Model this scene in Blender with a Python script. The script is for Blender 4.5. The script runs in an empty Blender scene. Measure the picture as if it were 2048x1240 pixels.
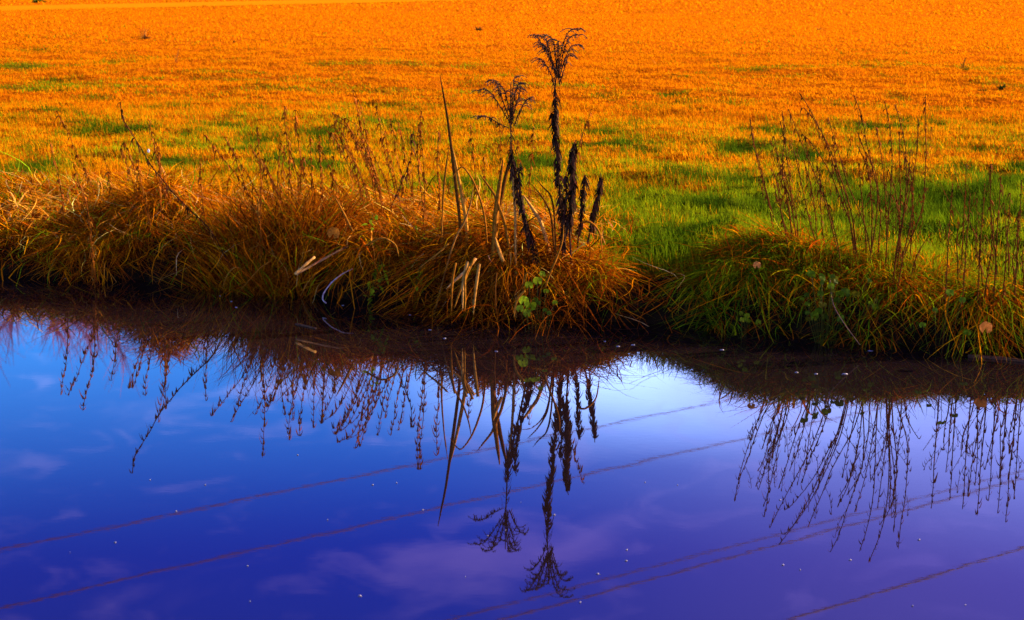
import bpy, math
import numpy as np
from mathutils import Matrix
RNG = np.random.default_rng(7)
R0 = RNG.random

# ------------------------------------------------------------ camera, sky, sun
FPX, PITCH, ROLL, EYE = 3593.0, math.radians(12.1), 0.0127, 2.0
sc = bpy.context.scene
COL = sc.collection
cam_d = bpy.data.cameras.new('camera'); cam = bpy.data.objects.new('camera', cam_d); COL.objects.link(cam)
cam_d.sensor_width = 36; cam_d.lens = FPX / 2048 * 36; cam_d.clip_start = 0.1; cam_d.clip_end = 3000
cam.matrix_world = Matrix.Translation((0, 0, EYE)) @ Matrix.Rotation(math.pi/2 - PITCH, 4, 'X') @ Matrix.Rotation(ROLL, 4, 'Z')
cam_d.dof.use_dof = True; cam_d.dof.focus_distance = 9.3; cam_d.dof.aperture_fstop = 6.3
sc.camera = cam
sc.view_settings.view_transform = 'Standard'; sc.view_settings.look = 'None'
sc.view_settings.gamma = 1; sc.view_settings.exposure = 1.3
sc.render.engine = 'CYCLES'
sc.cycles.max_bounces = 6; sc.cycles.diffuse_bounces = 2; sc.cycles.glossy_bounces = 3
sc.cycles.transmission_bounces = 3; sc.cycles.transparent_max_bounces = 4
sc.cycles.use_denoising = True

SUN_EL, SUN_AZ = math.radians(24), math.radians(71)     # azimuth to the right of the view direction (+Y)
sd = bpy.data.lights.new('sun', 'SUN'); so = bpy.data.objects.new('sun', sd); COL.objects.link(so)
sd.energy = 5.0; sd.angle = math.radians(0.5); sd.color = (1, .84, .55)
sv = (math.sin(SUN_AZ)*math.cos(SUN_EL), math.cos(SUN_AZ)*math.cos(SUN_EL), math.sin(SUN_EL))
from mathutils import Vector
so.rotation_euler = Vector(sv).to_track_quat('Z', 'Y').to_euler()

w = bpy.data.worlds.new('World'); sc.world = w; w.use_nodes = True
nt = w.node_tree; nt.nodes.clear()
def N(t, ty, **k):
    n = t.nodes.new(ty)
    for a, v in k.items(): setattr(n, a, v)
    return n
def mixc(t, blend, fac, a, b):
    m = N(t, 'ShaderNodeMix', data_type='RGBA', blend_type=blend)
    for i, v in ((0, fac), (6, a), (7, b)):
        if isinstance(v, bpy.types.NodeSocket): t.links.new(v, m.inputs[i])
        else: m.inputs[i].default_value = v
    return m.outputs[2]
def maprange(t, v, a, b, c=0., d=1.):
    m = N(t, 'ShaderNodeMapRange'); m.interpolation_type = 'SMOOTHSTEP'
    t.links.new(v, m.inputs[0])
    for i, x in enumerate((a, b, c, d)): m.inputs[i+1].default_value = x
    return m.outputs[0]
sky = N(nt, 'ShaderNodeTexSky', sky_type='NISHITA'); sky.sun_disc = False
sky.sun_elevation = SUN_EL; sky.sun_rotation = SUN_AZ; sky.ozone_density = 4; sky.air_density = 1; sky.dust_density = .3
tc = N(nt, 'ShaderNodeTexCoord'); sep = N(nt, 'ShaderNodeSeparateXYZ'); nt.links.new(tc.outputs['Generated'], sep.inputs[0])
# clouds: noise over the direction projected on a high flat layer
dz = N(nt, 'ShaderNodeMath', operation='ADD'); nt.links.new(sep.outputs[2], dz.inputs[0]); dz.inputs[1].default_value = .06
dvx = N(nt, 'ShaderNodeMath', operation='DIVIDE'); nt.links.new(sep.outputs[0], dvx.inputs[0]); nt.links.new(dz.outputs[0], dvx.inputs[1])
dvy = N(nt, 'ShaderNodeMath', operation='DIVIDE'); nt.links.new(sep.outputs[1], dvy.inputs[0]); nt.links.new(dz.outputs[0], dvy.inputs[1])
cmb = N(nt, 'ShaderNodeCombineXYZ'); nt.links.new(dvx.outputs[0], cmb.inputs[0]); nt.links.new(dvy.outputs[0], cmb.inputs[1])
def wnoise(scale, detail, off, sx=1., sy=1., dist=0.):
    mp = N(nt, 'ShaderNodeMapping'); mp.inputs[1].default_value = off; mp.inputs[3].default_value = (sx, sy, 1)
    nt.links.new(cmb.outputs[0], mp.inputs[0])
    n = N(nt, 'ShaderNodeTexNoise'); n.inputs['Scale'].default_value = scale; n.inputs['Detail'].default_value = detail
    n.inputs['Distortion'].default_value = dist; nt.links.new(mp.outputs[0], n.inputs['Vector'])
    return n.outputs[0]
az = maprange(nt, sep.outputs[0], -.08, .24)             # towards the sun (right) the air turns paler and violet
el = maprange(nt, sep.outputs[2], .205, .345)
LL, LH, RL, RH = (.40, 1.4, 2.7, 1), (.001, .19, 1.6, 1), (2.9, 2.2, 3.3, 1), (.80, .40, 1.5, 1)
air = mixc(nt, 'MIX', el, mixc(nt, 'MIX', az, LL, RL), mixc(nt, 'MIX', az, LH, RH))
cl = mixc(nt, 'MIX', el, (3.5, 2.6, 3.6, 1), (1.8, .72, 2.0, 1))
pk = N(nt, 'ShaderNodeMath', operation='MULTIPLY'); nt.links.new(maprange(nt, sep.outputs[0], -.10, .045), pk.inputs[0]); nt.links.new(maprange(nt, sep.outputs[0], .06, .26, 1, 0), pk.inputs[1])
pk2 = N(nt, 'ShaderNodeMath', operation='MULTIPLY'); nt.links.new(pk.outputs[0], pk2.inputs[0]); nt.links.new(maprange(nt, sep.outputs[2], .235, .295, 1, 0), pk2.inputs[1])
air = mixc(nt, 'MIX', pk2.outputs[0], air, (5.6, 4.6, 5.8, 1))    # a bright bank of thin cloud low over the middle
c1 = maprange(nt, wnoise(1.9, 7, (5.6, 2.9, 0), 1., .8, .6), .52, .68, 0, .7)
air = mixc(nt, 'MIX', c1, air, cl)
c2 = maprange(nt, wnoise(8., 8, (7.3, 4.4, 0), .8, 1., 1.2), .52, .72, 0, .3)
air = mixc(nt, 'MIX', c2, air, cl)
air = mixc(nt, 'MIX', maprange(nt, sep.outputs[2], .40, .62), air, (.95, .36, .42, 1))   # overhead, out of view: warm dim tint added to set the fill light
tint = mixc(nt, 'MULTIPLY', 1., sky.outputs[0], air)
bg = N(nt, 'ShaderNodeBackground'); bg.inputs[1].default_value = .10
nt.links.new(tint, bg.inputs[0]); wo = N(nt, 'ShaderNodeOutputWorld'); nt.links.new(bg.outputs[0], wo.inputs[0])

# ------------------------------------------------------------ photogrammetry helpers
CM = np.array(cam.matrix_world.to_3x3()); CAM = np.array([0, 0, EYE])
def ray(u, v): return CM @ np.array([(u-1024)/FPX, -(v-620)/FPX, -1.])
def at_z(u, v, z=0.):
    d = ray(u, v); return CAM + d*((z-EYE)/d[2])
def at_y(u, v, Y):
    d = ray(u, v); return CAM + d*(Y/d[1])
def refl_at_z(u, v, z):                                    # what the water mirrors at this pixel, at height z
    d = ray(u, v); return CAM*[1, 1, -1] + d*[1, 1, -1]*((z+EYE)/-d[2])

# ------------------------------------------------------------ noise and terrain
_tab = np.random.default_rng(3).random((256, 256))
def vn(x, y, s=1., o=0.):
    x = np.asarray(x, float)*s + 31.7 + o*13.1; y = np.asarray(y, float)*s + 77.3 + o*7.7
    xi = np.floor(x).astype(int); yi = np.floor(y).astype(int); fx = x-xi; fy = y-yi
    fx = fx*fx*(3-2*fx); fy = fy*fy*(3-2*fy)
    g = lambda a, b: _tab[a & 255, b & 255]
    return (g(xi, yi)*(1-fx)+g(xi+1, yi)*fx)*(1-fy) + (g(xi, yi+1)*(1-fx)+g(xi+1, yi+1)*fx)*fy
def fbm(x, y, s=1., o=0.):
    return .5*vn(x, y, s, o)+.27*vn(x, y, s*2.1, o+1)+.15*vn(x, y, s*4.3, o+2)+.08*vn(x, y, s*8.9, o+3)
def sstep(a, b, x):
    t = np.clip((np.asarray(x, float)-a)/(b-a), 0, 1); return t*t*(3-2*t)
_e = np.array([at_z(u, v)[:2] for u, v in ((0,555),(200,562),(400,575),(600,595),(800,615),(1000,640),(1200,650),(1400,665),(1600,680),(1800,700),(2048,715))])
def edge(x):
    x = np.asarray(x, float)
    b = np.interp(x, np.r_[-800, -8, _e[:, 0], 8, 800], np.r_[12.5, 11.0, _e[:, 1], 7.6, 6.5])
    return b + .07 + .09*sstep(0, 1.4, x) + .07*(vn(x, 0*x, 2.3)-.5) + .05*(vn(x, 0*x, 7.)-.5)
_lx = np.array([at_y(u, 560, 9.2)[0] for u in (0,100,200,300,400,500,600,850,1000,1200,1300,1400,1500,1600,1800,2048)])
_lz = .045+np.array([.15,.16,.2,.24,.17,.22,.25,.22,.27,.22,.16,.20,.27,.29,.24,.23])
PATCH = []     # dark green hollows and tufts: pixel, half-width px, half-height px, strength
for u, v, a, b, s in ((650,266,60,12,.9),(520,278,60,14,.9),(380,272,40,9,.8),(180,258,70,10,.7),(390,325,55,12,.8),(60,335,60,16,.9),(130,372,80,14,1),(820,285,50,12,.8),
        (1480,300,60,10,.9),(1620,305,60,9,.9),(1210,190,30,6,.8),(1335,190,40,6,.8),(1790,195,30,5,.8),(50,133,50,7,.5),(100,158,45,7,.9),(30,175,50,5,.8),(60,180,70,4,.7),(230,120,26,8,1),(60,100,50,6,.5),
        (1850,385,90,16,1),(1930,405,110,18,1),(1800,415,60,14,1),(1880,430,90,16,.8),(1700,385,60,10,.8),(1980,350,80,9,.8),(1980,245,50,7,.6),(1960,302,50,7,.8),(2010,358,60,9,.8),
        (1370,465,60,14,1),(1290,480,50,12,.8),(1320,500,70,12,.8),(1410,400,50,8,.7),(1520,410,40,12,1),(1490,365,30,9,.8),(1300,375,30,6,.7),(1300,385,60,9,.5),(1200,265,40,8,.6),(1280,302,60,8,.6),
        (1090,215,40,6,.5),(1060,218,30,5,.5),(760,245,40,8,.5),(300,212,60,7,.5),(420,200,60,7,.4),(1590,270,40,7,.5),(1820,290,50,8,.6),(1560,262,40,7,.5),(900,262,40,8,.4),(680,215,50,6,.4),(1700,255,60,7,.4),
        (1290,215,120,4,.3),(900,195,140,4,.35),(300,185,160,4,.35),(1550,205,150,4,.35),(1880,210,140,4,.3)):
    p = at_z(u, v, .3); q = at_z(u, v-b, .3); PATCH.append((p[0], p[1], a/FPX*p[1], abs(q[1]-p[1])*.9, s))
def patchf(x, y):
    r = np.zeros_like(np.asarray(x, float))
    wx = (fbm(x, y, 3., 5)-.5)*.25
    for px, py, a, b, s in PATCH:
        d = ((x-px+wx)/a)**2+((y-py+wx)/b)**2
        r = np.maximum(r, s*np.exp(-d*1.3))
    return r
HOLE = at_z(1885, 463, .3)
LUMPS = []
for u, off, ra, h in ((305,.36,.20,.19),(140,.55,.26,.03),(540,.25,.24,.09),(720,.35,.26,.09),(960,.28,.28,.10),(1150,.2,.16,.05),(1465,.15,.13,.05),(1540,.32,.24,.08),(1760,.3,.25,.05),(1880,.5,.25,.05),(405,.2,.12,-.13),(20,.1,.2,-.03),(840,.2,.12,-.06),(1300,.2,.17,-.07),(1640,.1,.1,-.05),(640,.15,.08,-.05)):
    p = at_y(u, 600, float(edge(at_y(u, 600, 9.3)[0]))); LUMPS.append((p[0], p[1]+off, ra, h))
def terrain(x, y):
    x = np.asarray(x, float); y = np.asarray(y, float)
    s = y-edge(x)
    lip = np.interp(x, _lx, _lz)
    z = np.where(s < -.5, -.6, np.where(s < 0, -.6+1.2*(s+.5), 0))
    up = sstep(-.01, .10, s)*lip*.8+sstep(.08, .4, s)*lip*.2
    up = up+(.30-lip)*sstep(.35, 1.3, s)
    z = np.where(s >= -.01, up, z)
    amp = sstep(.05, .5, s)*(1-sstep(22, 30, y))
    z = z+amp*((fbm(x, y, 1.1)-.5)*.12+(fbm(x*.6, y, 4.5, 9)-.5)*(.07+.07*sstep(0, .8, x)*(1-sstep(12, 14, y))))
    z = z-.05*amp*patchf(x, y)
    for px, py, ra, h in LUMPS: z = z+h*amp*np.exp(-((x-px)/ra)**2-((y-py)/ra/.9)**2)
    z = z-.10*np.exp(-(((x-HOLE[0])/.22)**2+((y-HOLE[1])/.13)**2)**2)
    z = z+.04*np.exp(-((s-.06)/.1)**2)*(vn(x, y, 9.)-.5)
    return np.where(y < 2.6, .32*(1-sstep(1.9, 2.6, y))-.6*sstep(1.9, 2.6, y), z)

# ------------------------------------------------------------ mesh builder
class MB:
    def __init__(s): s.v, s.c, s.q, s.t, s.n = [], [], [], [], 0
    def add(s, v, q=None, t=None, c=(.5, .5, .5)):
        v = np.asarray(v, float).reshape(-1, 3); k = len(v)
        c = np.asarray(c, float)
        c = np.broadcast_to(c, (k, 3)) if c.ndim == 1 else c
        if q is not None and len(q): s.q.append(np.asarray(q)+s.n)
        if t is not None and len(t): s.t.append(np.asarray(t)+s.n)
        s.v.append(v); s.c.append(c); s.n += k
    def ribbons(s, pts, wid, side, col, fold=None):
        # pts (n,K,3) wid (n,K) side (n,3) or (n,K,3) col (n,3)
        n, K = pts.shape[:2]
        sd_ = side[:, None, :] if side.ndim == 2 else side
        a = pts-sd_*wid[..., None]*.5; b = pts+sd_*wid[..., None]*.5
        v = np.stack([a, b], 2).reshape(-1, 3)
        base = (np.arange(n)*K*2)[:, None, None]; k = (np.arange(K-1)*2)[None, :, None]
        q = (base+k+np.array([0, 1, 3, 2])[None, None]).reshape(-1, 4)
        col = np.asarray(col); col = np.broadcast_to(col, (n, 3)) if col.ndim == 1 else col
        s.add(v, q=q, c=np.repeat(col, K*2, 0))
    def tube(s, P, r, col, sides=5):
        P = np.asarray(P, float); K = len(P); r = np.broadcast_to(np.asarray(r, float), (K,))
        T = np.gradient(P, axis=0); T /= np.linalg.norm(T, axis=1)[:, None]+1e-9
        ref = np.where(np.abs(T[:, 2:3]) > .9, np.array([[0, 1., 0]]), np.array([[0, 0, 1.]]))
        U = np.cross(T, ref); U /= np.linalg.norm(U, axis=1)[:, None]+1e-9; W = np.cross(T, U)
        a = np.arange(sides)*2*math.pi/sides
        v = P[:, None]+r[:, None, None]*(np.cos(a)[None, :, None]*U[:, None]+np.sin(a)[None, :, None]*W[:, None])
        i = np.arange(K-1)[:, None]*sides; j = np.arange(sides)[None]; j2 = (j+1) % sides
        q = np.stack([i+j, i+j2, i+sides+j2, i+sides+j], -1).reshape(-1, 4)
        m = K*sides
        vv = np.vstack([v.reshape(-1, 3), P[:1], P[-1:]])
        t0 = np.stack([np.full(sides, m), (np.arange(sides)+1) % sides, np.arange(sides)], -1)
        t1 = np.stack([np.full(sides, m+1), m-sides+np.arange(sides), m-sides+(np.arange(sides)+1) % sides], -1)
        s.add(vv, q=q, t=np.vstack([t0, t1]), c=col)
    def build(s, name, mat, parent=None, smooth=False):
        v = np.vstack(s.v); c = np.vstack(s.c)
        q = np.vstack(s.q) if s.q else np.zeros((0, 4), int); t = np.vstack(s.t) if s.t else np.zeros((0, 3), int)
        me = bpy.data.meshes.new(name)
        me.vertices.add(len(v)); me.vertices.foreach_set('co', v.astype(np.float32).ravel())
        li = np.concatenate([q.ravel(), t.ravel()]).astype(np.int32)
        me.loops.add(len(li)); me.loops.foreach_set('vertex_index', li)
        me.polygons.add(len(q)+len(t))
        st = np.concatenate([np.arange(len(q))*4, len(q)*4+np.arange(len(t))*3]).astype(np.int32)
        me.polygons.foreach_set('loop_start', st)
        if smooth: me.polygons.foreach_set('use_smooth', np.ones(len(st), bool))
        me.update(calc_edges=True)
        ca = me.color_attributes.new('tone', 'FLOAT_COLOR', 'POINT')
        ca.data.foreach_set('color', np.hstack([c, np.ones((len(c), 1))]).astype(np.float32).ravel())
        me.materials.append(mat)
        o = bpy.data.objects.new(name, me); COL.objects.link(o)
        if parent: o.parent = parent; o.matrix_parent_inverse = Matrix.Translation(-parent.location)
        return o
def tag(o, label=None, cat=None, group=None, kind=None):
    if label: o['label'] = label
    if cat: o['category'] = cat
    if group: o['group'] = group
    if kind: o['kind'] = kind
    return o
def empty(name, loc, label, cat, group=None):
    o = bpy.data.objects.new(name, None); o.location = tuple(float(a) for a in loc); o.empty_display_size = .1; COL.objects.link(o)
    return tag(o, label, cat, group)

# ------------------------------------------------------------ materials
def mat_new(name):
    m = bpy.data.materials.new(name); m.use_nodes = True; m.node_tree.nodes.clear()
    o = N(m.node_tree, 'ShaderNodeOutputMaterial'); return m, m.node_tree, o
def mat_leaf(name, trans=.4, rough=.55, gloss=.06, nscale=60.):
    m, t, o = mat_new(name)
    at = N(t, 'ShaderNodeAttribute', attribute_name='tone')
    g = N(t, 'ShaderNodeNewGeometry')
    nz = N(t, 'ShaderNodeTexNoise'); nz.inputs['Scale'].default_value = nscale; nz.inputs['Detail'].default_value = 3; t.links.new(g.outputs['Position'], nz.inputs['Vector'])
    k = maprange(t, nz.outputs[0], .3, .7, .65, 1.25)
    kc = N(t, 'ShaderNodeVectorMath', operation='SCALE'); t.links.new(at.outputs['Color'], kc.inputs[0]); t.links.new(k, kc.inputs[3])
    d = N(t, 'ShaderNodeBsdfDiffuse'); t.links.new(kc.outputs[0], d.inputs[0])
    tr = N(t, 'ShaderNodeBsdfTranslucent'); t.links.new(kc.outputs[0], tr.inputs[0])
    m1 = N(t, 'ShaderNodeMixShader'); m1.inputs[0].default_value = trans; t.links.new(d.outputs[0], m1.inputs[1]); t.links.new(tr.outputs[0], m1.inputs[2])
    gl = N(t, 'ShaderNodeBsdfGlossy'); gl.inputs['Roughness'].default_value = rough; gl.inputs[0].default_value = (.9, .75, .55, 1)
    m2 = N(t, 'ShaderNodeMixShader'); m2.inputs[0].default_value = gloss; t.links.new(m1.outputs[0], m2.inputs[1]); t.links.new(gl.outputs[0], m2.inputs[2])
    t.links.new(m2.outputs[0], o.inputs[0]); return m
M_GRASS = mat_leaf('grass_blades', .45, gloss=.0); M_STRAW = mat_leaf('dry_straw', .16, gloss=.0); M_TUFT = mat_leaf('tussock_blades', .25, gloss=.0); M_LEAF = mat_leaf('leaf', .4, .4, .004, 90)
M_DEAD = mat_leaf('dead_stalk', .12, .6, .004, 120); M_WHITE = mat_leaf('pale_fleck', .2, .4, .1)
m, t, o = mat_new('soil'); M_SOIL = m
at = N(t, 'ShaderNodeAttribute', attribute_name='tone'); g = N(t, 'ShaderNodeNewGeometry')
n1 = N(t, 'ShaderNodeTexNoise'); n1.inputs['Scale'].default_value = 14; n1.inputs['Detail'].default_value = 8; t.links.new(g.outputs['Position'], n1.inputs['Vector'])
k = maprange(t, n1.outputs[0], .3, .7, .5, 1.4)
kc = N(t, 'ShaderNodeVectorMath', operation='SCALE'); t.links.new(at.outputs['Color'], kc.inputs[0]); t.links.new(k, kc.inputs[3])
b = N(t, 'ShaderNodeBsdfPrincipled'); b.inputs['Roughness'].default_value = 1.; b.inputs['Specular IOR Level'].default_value = 0.
t.links.new(kc.outputs[0], b.inputs['Base Color'])
bp = N(t, 'ShaderNodeBump'); bp.inputs['Strength'].default_value = .8; bp.inputs['Distance'].default_value = .03; t.links.new(n1.outputs[0], bp.inputs['Height']); t.links.new(bp.outputs[0], b.inputs['Normal'])
t.links.new(b.outputs[0], o.inputs[0])
m, t, o = mat_new('trodden_path'); M_PATH = m
g = N(t, 'ShaderNodeNewGeometry'); n1 = N(t, 'ShaderNodeTexNoise'); n1.inputs['Scale'].default_value = 3; n1.inputs['Detail'].default_value = 6; t.links.new(g.outputs['Position'], n1.inputs['Vector'])
b = N(t, 'ShaderNodeBsdfPrincipled'); b.inputs['Roughness'].default_value = 1.; b.inputs['Specular IOR Level'].default_value = 0.
t.links.new(mixc(t, 'MIX', n1.outputs[0], (.62, .18, .002, 1), (.70, .23, .003, 1)), b.inputs['Base Color']); t.links.new(b.outputs[0], o.inputs[0])
m, t, o = mat_new('still_water'); M_WATER = m
g = N(t, 'ShaderNodeNewGeometry')
def wn(sx, sy, sc_, det):
    mp = N(t, 'ShaderNodeMapping'); mp.inputs[3].default_value = (sx, sy, 1); t.links.new(g.outputs['Position'], mp.inputs[0])
    n = N(t, 'ShaderNodeTexNoise'); n.inputs['Scale'].default_value = sc_; n.inputs['Detail'].default_value = det; t.links.new(mp.outputs[0], n.inputs['Vector']); return n.outputs[0]
b1 = N(t, 'ShaderNodeBump'); b1.inputs['Strength'].default_value = 1; b1.inputs['Distance'].default_value = .00022; t.links.new(wn(1, .6, 3.0, 2), b1.inputs['Height'])
b2 = N(t, 'ShaderNodeBump'); b2.inputs['Strength'].default_value = 1; b2.inputs['Distance'].default_value = .00002; t.links.new(wn(.5, 1, 40, 2), b2.inputs['Height']); t.links.new(b1.outputs[0], b2.inputs['Normal'])
gl = N(t, 'ShaderNodeBsdfGlossy'); gl.inputs['Roughness'].default_value = .012; gl.inputs[0].default_value = (1, 1, 1, 1); t.links.new(b2.outputs[0], gl.inputs['Normal'])
df = N(t, 'ShaderNodeBsdfDiffuse'); df.inputs[0].default_value = (.010, .005, .006, 1)
fr = N(t, 'ShaderNodeFresnel'); fr.inputs[0].default_value = 1.75
ms = N(t, 'ShaderNodeMixShader'); t.links.new(fr.outputs[0], ms.inputs[0]); t.links.new(df.outputs[0], ms.inputs[1]); t.links.new(gl.outputs[0], ms.inputs[2])
t.links.new(ms.outputs[0], o.inputs[0])
def mat_plain(name, c, rough=.6, metal=0.):
    m, t, o = mat_new(name); g = N(t, 'ShaderNodeNewGeometry')
    n = N(t, 'ShaderNodeTexNoise'); n.inputs['Scale'].default_value = 20; t.links.new(g.outputs['Position'], n.inputs['Vector'])
    b = N(t, 'ShaderNodeBsdfPrincipled'); b.inputs['Roughness'].default_value = rough; b.inputs['Metallic'].default_value = metal
    t.links.new(mixc(t, 'MIX', n.outputs[0], tuple(x*.7 for x in c)+(1,), tuple(min(1, x*1.2) for x in c)+(1,)), b.inputs['Base Color']); t.links.new(b.outputs[0], o.inputs[0]); return m
M_WIRE = mat_plain('cable_sheath', (.16, .03, .05), .7)
M_BARK = mat_plain('bark', (.10, .045, .03), .9)

# ------------------------------------------------------------ ground, path, water
def dash(x, y):                                            # scattered small dashes of darker green growth
    return sstep(.61, .72, fbm(x*.5, y, 3.8, 41))*(1-.75*sstep(15, 20, y))*(1-sstep(26, 36, y))*sstep(9.6, 10.6, y)
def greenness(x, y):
    """1 = fresh green, 0 = dry orange with sun-lit tips put into the colour"""
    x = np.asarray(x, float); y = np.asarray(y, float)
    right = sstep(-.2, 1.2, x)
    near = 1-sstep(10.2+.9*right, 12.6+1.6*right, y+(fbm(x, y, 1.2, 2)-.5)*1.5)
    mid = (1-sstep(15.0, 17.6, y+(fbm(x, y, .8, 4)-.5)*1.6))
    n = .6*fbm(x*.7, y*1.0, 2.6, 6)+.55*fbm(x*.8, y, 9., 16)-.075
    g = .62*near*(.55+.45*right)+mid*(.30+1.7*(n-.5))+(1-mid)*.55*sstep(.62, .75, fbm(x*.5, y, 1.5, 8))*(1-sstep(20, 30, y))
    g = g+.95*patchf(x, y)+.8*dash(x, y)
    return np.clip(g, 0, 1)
def lerp(a, b, t): return a+(b-a)*t
C = lambda *a: np.array(a, float)
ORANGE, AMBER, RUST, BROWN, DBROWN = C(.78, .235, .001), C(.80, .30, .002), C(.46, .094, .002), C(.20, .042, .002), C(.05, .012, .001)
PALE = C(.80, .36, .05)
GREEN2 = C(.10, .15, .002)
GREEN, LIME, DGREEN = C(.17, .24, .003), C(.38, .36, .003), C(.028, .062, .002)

xs = np.r_[-800, -400, -200, -100, -60, -40, -28, -20, -15, -12, np.arange(-10, -5, .25), np.arange(-5, 5, .045), np.arange(5, 10, .25), 10, 12, 15, 20, 28, 40, 60, 100, 200, 400, 800]
ys = np.r_[-300, -60, -10, 0, 1, 1.8, 2.0, 2.2, 2.4, 2.65, 3, 5, 6.5, np.arange(7, 12, .035), np.arange(12, 18, .07), np.arange(18, 30, .25), np.arange(30, 60, 2), 60, 80, 120, 200, 400, 1000]
X, Y = np.meshgrid(xs, ys); Z = terrain(X, Y)
mb = MB(); nx, ny = len(xs), len(ys)
ii = (np.arange(ny-1)[:, None]*nx+np.arange(nx-1)[None]).ravel()
gg = greenness(X, Y).ravel()[:, None]; ss = (Y-edge(X)).ravel()[:, None]
cc = lerp(RUST*.8, C(.055, .075, .003), gg); cc = lerp(cc, RUST*1.25, sstep(20, 32, Y.ravel())[:, None])
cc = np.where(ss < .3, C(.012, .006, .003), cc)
hh = np.exp(-(((X-HOLE[0])/.22)**2+((Y-HOLE[1])/.13)**2)**2).ravel()[:, None]; cc = lerp(cc, C(.014, .008, .004), hh)
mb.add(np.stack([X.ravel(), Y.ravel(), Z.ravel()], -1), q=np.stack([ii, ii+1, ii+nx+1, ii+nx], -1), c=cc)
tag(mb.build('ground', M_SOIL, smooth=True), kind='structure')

mb = MB(); gx = np.linspace(-60, 60, 7); mb.add([(-60, 1.5, 0), (60, 1.5, 0), (60, 13, 0), (-60, 13, 0)], q=[[0, 1, 2, 3]])
tag(mb.build('water', M_WATER), kind='structure')

pp = [at_z(u, v, .3)[:2] for u, v in ((-900, 36), (-400, 26), (0, 17), (350, 10), (700, 2.5), (1000, -5), (1500, -22))]
pp = np.array(pp); tt = np.linspace(0, 1, 80); si = np.linspace(0, 1, len(pp))
pc = np.stack([np.interp(tt, si, pp[:, 0]), np.interp(tt, si, pp[:, 1])], -1)
tn = np.gradient(pc, axis=0); tn /= np.linalg.norm(tn, axis=1)[:, None]; nn = np.stack([-tn[:, 1], tn[:, 0]], -1)
def path_dist(x, y):
    d = np.full(np.shape(x), 99.)
    for p in pc: d = np.minimum(d, np.hypot(x-p[0], y-p[1]))
    return d
mb = MB(); rows = [np.c_[pc+nn*o_+(vn(pc[:, 0], pc[:, 1], 1.)[:, None]-.5)*.2*abs(o_), terrain(pc[:, 0], pc[:, 1])+.006] for o_ in (-.9, -.3, .3, .9)]
V = np.stack(rows, 1).reshape(-1, 3); i = (np.arange(79)[:, None]*4+np.arange(3)[None]).ravel()
mb.add(V, q=np.stack([i, i+1, i+5, i+4], -1)); tag(mb.build('path', M_PATH), kind='structure')

# ------------------------------------------------------------ blades
def blades(mb, x, y, z, L, W, lean_az, lean, droop, col, K=3, wprof=None, curl=0.):
    """curved ribbons growing from points; lean = angle from vertical"""
    n = len(x); t = np.linspace(0, 1, K)[None, :, None]
    d = np.stack([np.cos(lean_az)*np.sin(lean), np.sin(lean_az)*np.sin(lean), np.cos(lean)], -1)
    h = np.stack([np.cos(lean_az), np.sin(lean_az), 0*lean_az], -1)
    P = np.stack([x, y, z], -1)[:, None]+d[:, None]*t*L[:, None, None]+(h[:, None]*.45-np.array([0, 0, 1.]))*(t**2)*(droop*L)[:, None, None]
    if curl:
        pv = np.stack([-np.sin(lean_az), np.cos(lean_az), 0*lean_az], -1); a1, a2 = RNG.normal(0, curl, (2, n, 1, 1)); ph = RNG.random((n, 1, 1))*6.28
        P = P+pv[:, None]*L[:, None, None]*(a1*t**2+.10*curl*2*np.sin(t*5+ph)-.10*curl*2*np.sin(ph))+(h[:, None]*.6+np.array([0, 0, .5]))*L[:, None, None]*(.5*a2*t**2*np.sin(t*3.6))
    a = lean_az+math.pi/2+RNG.normal(0, .9, n); side = np.stack([np.cos(a), np.sin(a), 0*a], -1)
    wp = np.array(wprof) if wprof is not None else np.interp(np.linspace(0, 1, K), [0, .5, 1], [.8, 1, .12])
    mb.ribbons(P, W[:, None]*wp[None], side, col)
def vary(c, n, s=.22):
    return np.clip(c*(1+RNG.normal(0, s, (n, 1)))*(1+RNG.normal(0, s*.35, (n, 3))), .001, .9)
def gapf(x): return np.exp(-((x-at_z(1315, 650)[0])/.20)**4)
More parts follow.
